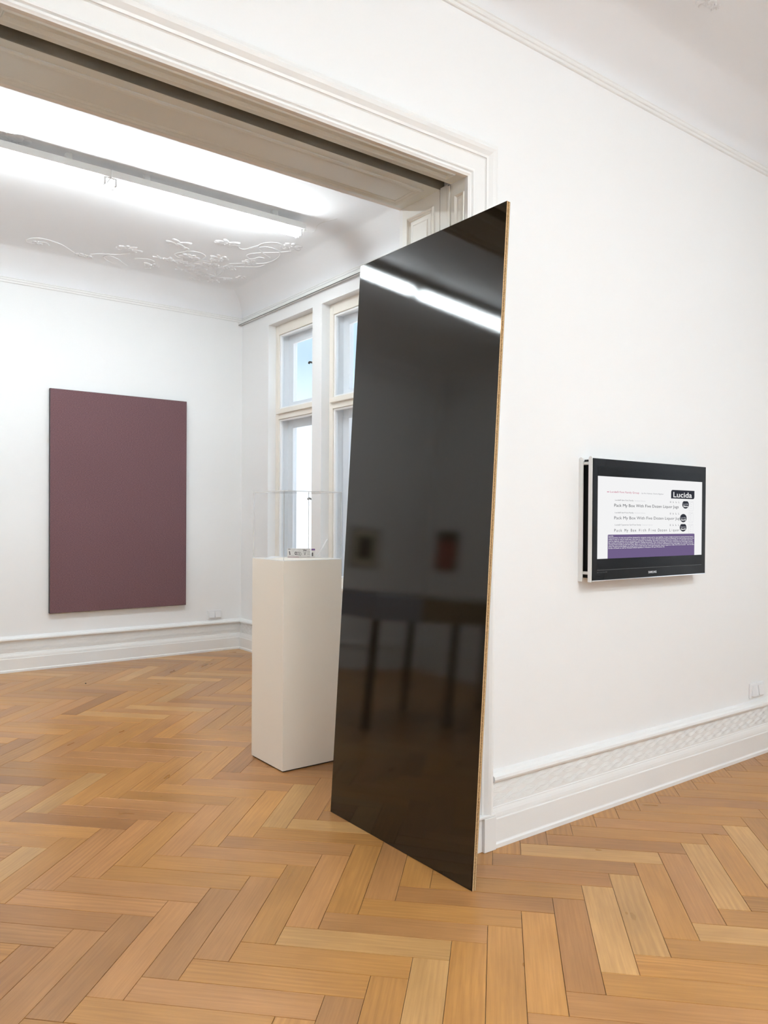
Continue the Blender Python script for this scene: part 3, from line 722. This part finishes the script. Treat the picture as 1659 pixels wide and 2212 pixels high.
# second, striped carton next to it, turned towards the corner
sb = bx+bu*(BL_+.003)-bn*.001; sc_ = empty('striped_carton', sb); tag(sc_, 'narrow white carton with a purple stripe beside the printed carton', 'carton')
def sbox(name, u0, u1, n0, n1, v0, v1, m_):
    vs = [sb+bu*u+bn*n_+bv*v for v in (v0, v1) for n_ in (n0, n1) for u in (u0, u1)]
    MB().add(vs, [(0, 2, 3, 1), (4, 5, 7, 6), (0, 1, 5, 4), (2, 6, 7, 3), (0, 4, 6, 2), (1, 3, 7, 5)]).build(name, m_, sc_)
sbox('carton_body', 0, .020, -.022, 0, 0, .0505, PAPERP); sbox('purple_stripe', 0, .020, 0, .0004, .040, .0495, PURP); sbox('dark_print', .002, .010, 0, .0004, .008, .028, INK)
# curled leaflet behind the carton
lf = MB(); pts = []
P0 = Vector((2.262, 3.652, pz+.0006)); du = Vector((.03, -1.0, 0)); dw = Vector((.35, .94, 0))
for i in range(13):
    s = i/12; pts.append(P0+du*(.012+.118*s)+Vector((0, 0, .001+.105*s**1.25)))
for k in (0, 1):
    pass
vs = []
for p in pts: vs += [p, p+dw*.030, p+Vector((-.0006, .0, .0006)), p+dw*.030+Vector((-.0006, 0, .0006))]
fs = []
for i in range(12):
    k = i*4; fs += [(k, k+4, k+5, k+1), (k+2, k+3, k+7, k+6), (k, k+2, k+6, k+4), (k+1, k+5, k+7, k+3)]
fs += [(0, 1, 3, 2), (48, 50, 51, 49)]
lf.add(vs, fs, 0, True); lea = lf.build('curled_leaflet', PAPER); lea.data.set_sharp_from_angle(angle=R(40))
tag(lea, 'curled white leaflet standing up beside the printed carton', 'leaflet')
st = MB(); st.add([pts[0]+dw*.002+Vector((.0008, -.0002, 0)), pts[0]+dw*.028+Vector((.0008, -.0002, 0)), pts[3]+dw*.028+Vector((.0012, -.0004, -.0004)), pts[3]+dw*.002+Vector((.0012, -.0004, -.0004))], [(0, 1, 2, 3)])
st.build('blue_print', BLUEP, lea)
fp = MB(); c0 = Vector((1.972, 3.655, pz+.0004))
d1, d2 = Vector((.105, .055, 0)), Vector((-.020, .055, 0)); pv = []
for i in range(9):
    t_ = i/8; z = .010*max(0, (t_-.35))**1.3*4*.35
    pv += [c0+d1*t_+Vector((0, 0, z)), c0+d1*t_+d2+Vector((0, 0, z)), c0+d1*t_+Vector((0, 0, z+.0006)), c0+d1*t_+d2+Vector((0, 0, z+.0006))]
fs = []
for i in range(8):
    k = i*4; fs += [(k, k+1, k+5, k+4), (k+2, k+6, k+7, k+3), (k, k+4, k+6, k+2), (k+1, k+3, k+7, k+5)]
fs += [(0, 2, 3, 1), (32, 33, 35, 34)]
fl_ = fp.add(pv, fs).build('flat_paper', PAPER); tag(fl_, 'thin sheet of paper lying flat inside the acrylic cover', 'paper')

# ------------------------------------------------------------------ painting
ax0, ax1, az0, az1, ayf = 1.660, 2.878, .470, 2.390, YB-.042
pa = empty('painting', (ax0, ayf, az0)); tag(pa, 'large mauve fabric-covered panel hanging on the back wall', 'painting')
m_ = MB().bbox(ax0+.0015, ax1-.0015, ayf, ayf+.006, az0+.0015, az1-.0015, .003); m_.build('canvas', FAB, pa, ((ax0+ax1)/2, ayf, (az0+az1)/2))
m_ = MB(); w_ = .02
m_.bbox(ax0, ax0+w_, ayf+.003, YB-.003, az0, az1, .002).bbox(ax1-w_, ax1, ayf+.003, YB-.003, az0, az1, .002).bbox(ax0+w_, ax1-w_, ayf+.003, YB-.003, az0, az0+w_, .002).bbox(ax0+w_, ax1-w_, ayf+.003, YB-.003, az1-w_, az1, .002)
m_.build('stretcher', FABD, pa)

# ------------------------------------------------------------------ outlets
def outlet(x0, x1, z0, z1, y, label):
    root = MB().bbox(x0, x1, y-.010, y, z0, z1, .003).build('power_outlet', PLASW, None, ((x0+x1)/2, y, z0)); tag(root, label, 'outlet', 'double outlets low on the walls')
    w2 = (x1-x0)/2
    for k in (0, 1):
        c = x0+w2*(k+.5)+(.004 if k == 0 else -.004); h_ = .027; zc = (z0+z1)/2
        v = [(c-h_, y-.010, zc-h_), (c+h_, y-.010, zc-h_), (c+h_, y-.010, zc+h_), (c-h_, y-.010, zc+h_), (c-h_, y-.023, zc-h_), (c+h_, y-.023, zc-h_), (c+h_, y-.014, zc+h_), (c-h_, y-.014, zc+h_)]
        MB().add(v, [(0, 1, 5, 4), (1, 2, 6, 5), (2, 3, 7, 6), (3, 0, 4, 7), (4, 5, 6, 7)]).build('hinged_lid', PLASW, root)
outlet(4.172, 4.320, .315, .397, YW, 'white double outlet below and beyond the television')
outlet(3.108, 3.254, .314, .396, YB, 'white double outlet below the mauve painting')

# ------------------------------------------------------------------ curtain track
ct = empty('curtain_track', (XW, YB, 3.2)); tag(ct, 'thin white curtain track running above the windows', 'curtain track')
MB().bbox(XW-.040, XW-.014, 2.70, YB-.002, 3.202, 3.226, .002).build('track', METALW, ct)
MB().box(XW-.0415, XW-.038, 2.70, YB-.003, 3.2005, 3.2045).build('runner_slot', PLASD, ct)
MB().bbox(XW-.044, XW-.004, YB-.006, YB-.0005, 3.196, 3.230, .002).build('end_stop', METALW, ct)
yy = YB-.55
while yy > 2.8:
    MB().box(XW-.036, XW, yy-.012, yy+.012, 3.206, 3.222).build('wall_clip', METALW, ct); MB().tube([(XW-.030, yy+.06, 3.202), (XW-.030, yy+.06, 3.190)], .003, 6).build('glider', PLASW, ct); yy -= .72

# ------------------------------------------------------------------ television
tv = empty('television', (2.705, YW, 1.03)); tag(tv, 'black flat television on a white wall mount showing a font specimen', 'television')
TX0, TX1, TZ0, TZ1, TY = 2.705, 3.592, 1.036, 1.566, 2.109
def rodbar(m_, x, y0, y1, z0, z1):                      # upright flat bar with rounded head
    n = 10; pr = [(y0, z0+.004), (y1, z0+.004)]; r_ = (y1-y0)/2; c = (y0+y1)/2
    arc = [(c+r_*math.cos(math.pi*i/n), z1-r_+r_*math.sin(math.pi*i/n)) for i in range(n+1)]
    pr = [(y0, z0), (y1, z0)]+arc; k = len(pr)
    m_.add([(x, a_, b_) for a_, b_ in pr]+[(x+.006, a_, b_) for a_, b_ in pr], [tuple(range(k)), tuple(range(2*k-1, k-1, -1))]+[(i, (i+1) % k, k+(i+1) % k, k+i) for i in range(k)])
m_ = MB(); rodbar(m_, TX0, 2.163, YW, 1.030, 1.572); rodbar(m_, TX1-.010, 2.163, YW, 1.036, 1.560)
m_.box(TX0+.006, TX1-.006, 2.172, YW, 1.030, 1.045).box(TX0+.006, TX1-.006, 2.172, YW, 1.555, 1.57).build('wall_frame', FRAMEW, tv)
m_ = MB(); rodbar(m_, TX0-.001, TY+.003, 2.131, 1.030, 1.574); rodbar(m_, TX1-.008, TY+.014, 2.131, 1.037, 1.562)
m_.box(TX0+.005, TX1-.005, TY+.012, 2.131, TZ0-.004, TZ0).box(TX0+.005, TX1-.005, TY+.012, 2.131, TZ1, TZ1+.003).build('side_frame', FRAMEW, tv)
for x in (TX0+.012, TX1-.012):
    for z in (1.068, 1.545): MB().tube([(x, 2.128, z), (x, 2.176, z)], .007, 10).build('spacer', FRAMEW, tv)
MB().box(TX0+.022, TX1-.022, TY+.014, 2.176, 1.046, 1.562).build('body', TVBLK, tv)
bz = MB().bbox(TX0+.002, TX1, TY, TY+.014, TZ0, TZ1, .0025).build('bezel', BEZEL, tv)
MB().box(TX0+.002, TX1, TY-.001, TY+.006, TZ0-.002, TZ0+.0015).build('chrome_edge', CHROME, tv)
def tq(name, x0, x1, z0, z1, dy, m_, parent): return MB().add([(x0, TY-dy, z0), (x1, TY-dy, z0), (x1, TY-dy, z1), (x0, TY-dy, z1)], [(0, 1, 2, 3)]).build(name, m_, parent)
MB().box(2.739, 3.557, TY-.0006, TY, 1.081, 1.533).build('display', SCRBLK, tv)
tq('display_edge_line', 2.739, 3.557, 1.0805, 1.082, .0008, DIMP, bz)
scr = tq('screen', 2.7385, 3.556, 1.130, 1.490, .0008, SCRW, tv)
tag(scr, 'lit white page with specimen lines of lettering')
def tpoly(m_, poly, dy): m_.add([(x, TY-dy, z) for x, z in poly], [tuple(range(len(poly)))])
def rrect(x0, x1, z0, z1, radii, n=5):
    out = []
    for (cx_, cz_, a0), r_ in zip(((x0, z0, 180), (x1, z0, 270), (x1, z1, 0), (x0, z1, 90)), radii):
        if r_ == 0: out.append((cx_, cz_)); continue
        ox, oz = (cx_+r_ if cx_ == x0 else cx_-r_), (cz_+r_ if cz_ == z0 else cz_-r_)
        out += [(ox+r_*math.cos(R(a0+90*i/n)), oz+r_*math.sin(R(a0+90*i/n))) for i in range(n+1)]
    return out
m_ = MB(); tpoly(m_, rrect(2.810, 3.4915, 1.130, 1.235, (0, 0, .005, .005)), .0011); m_.build('purple_panel', SCRP, scr)
m_ = MB(); tpoly(m_, rrect(3.2890, 3.4878, 1.4036, 1.4446, (0, .012, 0, .012)), .0011); m_.build('logo_plate', SCRK, scr)
for c, z, fl_t in ((3.4115, 1.3767, 1), (3.3935, 1.3106, 0), (3.3925, 1.2658, 1)):
    m_ = MB(); pl = [(c+.0285*math.cos(2*math.pi*i/28), min(z+.0200*math.sin(2*math.pi*i/28), z+(.0160 if fl_t else .021))) for i in range(28)]
    tpoly(m_, pl, .0011); m_.build('logo_disc', SCRK, scr)
m_ = MB()
for z0, z1 in ((1.3467, 1.3931), (1.2913, 1.3381), (1.2360, 1.281)):
    for x0, x1, a_, b_ in ((3.440, 3.4412, z0, z1), (3.4775, 3.4787, z0, z1), (3.440, 3.4787, z1-.001, z1), (3.440, 3.4787, z0, z0+.001)): tpoly(m_, rc(x0, x1, a_, b_), .0010)
    for k in range(3): tpoly(m_, rc(3.457, 3.460, z0+.008+k*.010, z0+.013+k*.010), .0010)
    tpoly(m_, rc(3.449, 3.458, z1-.009, z1-.007), .0010); tpoly(m_, rc(3.462, 3.470, z1-.006, z1-.004), .0010)
m_.build('side_boxes', SCRL, scr)['kind'] = 'stuff'
m_ = MB()
for z in (1.387, 1.332, 1.2775):
    for k in range(4):
        x = 3.281+k*.0235
        tpoly(m_, rc(x, x+.007, z-.004, z-.0025), .0010); tpoly(m_, rc(x, x+.0025, z-.0025, z+.004), .0010)
        if k == 0: tpoly(m_, rc(x+.006, x+.0085, z-.004, z+.004), .0010)
        else: tpoly(m_, rc(x+.003, x+.008, z-.001-.001*k, z+.0006-.001*k), .0010)
m_.build('small_icons', SCRG, scr)['kind'] = 'stuff'
m_ = MB(); tpoly(m_, rc(2.8020, 2.8175, 1.4215, 1.4240), .0010); m_.build('red_dash', SCRR, scr)
def text(name, s, x, z, h, m_, parent, w=None, bold=0, dy=.0014, sp=1.0, shear=0, y=None, maxx=None):
    cu = bpy.data.curves.new(name, 'FONT'); cu.body = s; cu.size = 1; cu.offset = bold; cu.space_character = sp; cu.shear = shear
    cu.resolution_u = 3
    ob = bpy.data.objects.new(name, cu); C.objects.link(ob); dg = bpy.context.evaluated_depsgraph_get(); me = bpy.data.meshes.new_from_object(ob.evaluated_get(dg))
    bpy.data.objects.remove(ob); bpy.data.curves.remove(cu)
    xs = [v.co.x for v in me.vertices]; k = h/.729                  # cap height of the built-in face
    kx = k if w is None else w/(max(xs)-min(xs)); x_m = min(xs)
    for v in me.vertices: v.co = (x+(v.co.x-x_m)*kx, (TY if y is None else y)-dy, z+v.co.y*k)
    if maxx:
        bm = bmesh.new(); bm.from_mesh(me); bmesh.ops.bisect_plane(bm, geom=bm.verts[:]+bm.edges[:]+bm.faces[:], plane_co=(maxx, 0, 0), plane_no=(1, 0, 0), clear_outer=True); bm.to_mesh(me); bm.free()
    me.materials.append(m_); o = bpy.data.objects.new(name, me); C.objects.link(o); o.parent = parent; o.matrix_parent_inverse = parent_inv(parent)
    return o
text('lettering', 'Lucida', 3.3070, 1.4102, .0262, SCRW, scr, .158, .012)
text('lettering', 'Lucida® Font Family Group', 2.8234, 1.4195, .0088, SCRR, scr, .2125)
text('lettering', '- by Kris Holmes, Charles Bigelow', 3.048, 1.4195, .0068, SCRG, scr, .178)
P_ = 'Pack My Box With Five Dozen Liquor Jugs'
text('lettering', P_, 2.8539, 1.3580, .0140, SCRK, scr, .4985)
text('lettering', P_, 2.8546, 1.3027, .0140, SCRK, scr, .518, -.004, maxx=3.3605)
def mono(t_, x, z, h, pitch, m_, parent, maxx):              # fixed-pitch line
    objs = []
    for i, ch in enumerate(t_):
        if ch == ' ': continue
        o = text('lettering', ch, 0, z, h, m_, parent); xs = [v.co.x for v in o.data.vertices]; w_ = max(xs); k = min(1.25, pitch*.82/w_) if ch not in 'il' else 1
        for v in o.data.vertices: v.co.x = x+pitch*i+(pitch-w_*k)/2+v.co.x*k
        objs.append(o)
    vs, fs = [], []
    for o in objs:
        n = len(vs); vs += [v.co.copy() for v in o.data.vertices if True]; fs += [[n+i for i in p.vertices] for p in o.data.polygons]; bpy.data.objects.remove(o)
    me = bpy.data.meshes.new('lettering'); me.from_pydata(vs, [], fs); me.materials.append(m_)
    bm = bmesh.new(); bm.from_mesh(me); bmesh.ops.bisect_plane(bm, geom=bm.verts[:]+bm.edges[:]+bm.faces[:], plane_co=(maxx, 0, 0), plane_no=(1, 0, 0), clear_outer=True); bm.to_mesh(me); bm.free()
    o = bpy.data.objects.new('lettering', me); C.objects.link(o); o.parent = parent; o.matrix_parent_inverse = parent_inv(parent); o['kind'] = 'stuff'
mono('Pack My Box With Five Dozen Liquor', 2.8530, 1.2475, .0132, .01505, SCRK, scr, 3.3605)
for z, s, wd, s2 in ((1.3847, 'Lucida® Sans Font Family', .135, 'Download Collection'), (1.3295, 'Lucida® Serif Font Family', .136, 'Download Collection'), (1.2750, 'Lucida® Typewriter Serif Font Family', .193, 'Download Collection')):
    text('lettering', s, 2.8590, z, .0066, SCRG, scr, wd, .008); text('lettering', s2, 2.8590+wd+.008, z, .0058, SCRL, scr, .082)
for c, z, s1, s2 in ((3.4115, 1.3767, 'Lucida', 'Sans'), (3.3935, 1.3106, 'Lucida', 'Serif'), (3.3925, 1.2658, 'Typewriter', 'Serif')):
    text('lettering', s1, c-.022, z-.001, .0072, SCRL, scr, .044, 0, .0015); text('lettering', s2, c-.020, z-.0120, .0082, SCRW, scr, .041, .03, .0015)
lines = ['Lucida', 'Characteristics: A wide sans-serif font designed for computer screen and for easy legibility. A large x-height and generous spacing between letters,',
         'makes it easy to read at small sizes. Also easy for children to read. Uses: Educational printing and publishing. Use with printing methods that',
         'tend to degrade quality such as newspapers, packaging, and labeling. Use when rendering fonts at low resolution, or small sizes such as for',
         'flat modern printing and screen displays. Ideal for creating documents. Their simple starting of complex connections for technology. Comple-',
         'mentary fonts include Lucida Serif, Sans, Math, and Arrows. Use Lucida Fax as it prints well because of its wide height. For example, if you are',
         'using 10 point Lucida Bright, try using 8 point Lucida Sans for notes and footnotes. Used in Apple Inc.’s Mac OS X and Console – also the Blue',
         'Screen of Death as well as Notepad default typeface in Windows XP and Windows CE.']
for i, s in enumerate(lines):
    text('lettering', s, 2.8150, 1.2262-i*.00765, .0052, SCRW, scr, (.034, .668, .672, .662, .664, .666, .673, .425)[i], .010)
text('lettering', 'SAMSUNG', 3.1134, 1.0545, .0105, LOGO, bz, .0635, .02, .0008)
text('lettering', 'SRS TruSurround HD', 2.7385, 1.0690, .0050, DIMP, bz, .070, 0, .0008)

# ------------------------------------------------------------------ things seen only as reflections in the board
tb = empty('display_table', (-1.0, 4.22, 0)); tag(tb, 'long brown display table with black legs under the ceiling lights', 'table')
tx0, tx1, ty0, ty1 = -1.00, .70, 4.22, 4.84
MB().bbox(tx0, tx1-.42, ty0, ty1, .75, .92, .004).build('case', TBRN, tb); tag(MB().bbox(tx1-.42, tx1, ty0, ty1, .75, .92, .004).build('case_end', TBLU, tb), 'blue-grey end section')
MB().bbox(tx0-.01, tx1+.01, ty0-.01, ty1+.01, .92, .935, .003).build('table_top', GLASS, tb)
for x in (tx0+.05, (tx0+tx1)/2+.05, tx1-.05):
    for y in (ty0+.05, ty1-.05): MB().bbox(x-.022, x+.022, y-.022, y+.022, 0, .75, .003).build('leg', TBLK, tb)
def picture(c, ux, nrm, wd, ht, core, fr, label, top=None):
    c = Vector(c); ux = Vector(ux); nr = Vector(nrm); root = empty('framed_picture', c); tag(root, label, 'picture', 'small framed pictures')
    def bx_(name, w_, h_, d0, d1, m_, dz=0):
        vs = [c+ux*a_*w_/2+Vector((0, 0, b_*h_/2+dz))+nr*d for d in (d0, d1) for b_ in (-1, 1) for a_ in (-1, 1)]
        MB().add(vs, [(0, 2, 3, 1), (4, 5, 7, 6), (0, 1, 5, 4), (2, 6, 7, 3), (0, 4, 6, 2), (1, 3, 7, 5)]).build(name, m_, root)
    bx_('frame', wd, ht, .001, .022, fr); bx_('mat', wd-.03, ht-.03, .022, .0235, MATB if top is None else core); bx_('print', wd*.5, ht*.58, .0236, .0245, core)
    if top: bx_('dark_band', wd-.03, ht*.22, .0246, .0255, top, ht*.36)
picture((-1.115, YB, 1.335), (1, 0, 0), (0, -1, 0), .40, .44, TBLK, FABD, 'framed picture with a dark centre on the painting wall near the corner')
picture((XL, 6.64, 1.40), (0, 1, 0), (1, 0, 0), .36, .46, RED, TBLK, 'framed red picture with a dark top on the wall beyond the table', TBLK)
cb = bmesh.new(); bmesh.ops.create_icosphere(cb, subdivisions=1, radius=.006); me = bpy.data.meshes.new('crumb'); cb.to_mesh(me); cb.free(); me.materials.append(PLASD)
p = pix(185, 1477.5, 2, 0); o = bpy.data.objects.new('crumb', me); C.objects.link(o); o.location = (p.x, p.y, .0045); o.scale = (1, .8, .8)
tag(o, 'tiny dark crumb lying on the parquet in front of the painting', 'crumb')
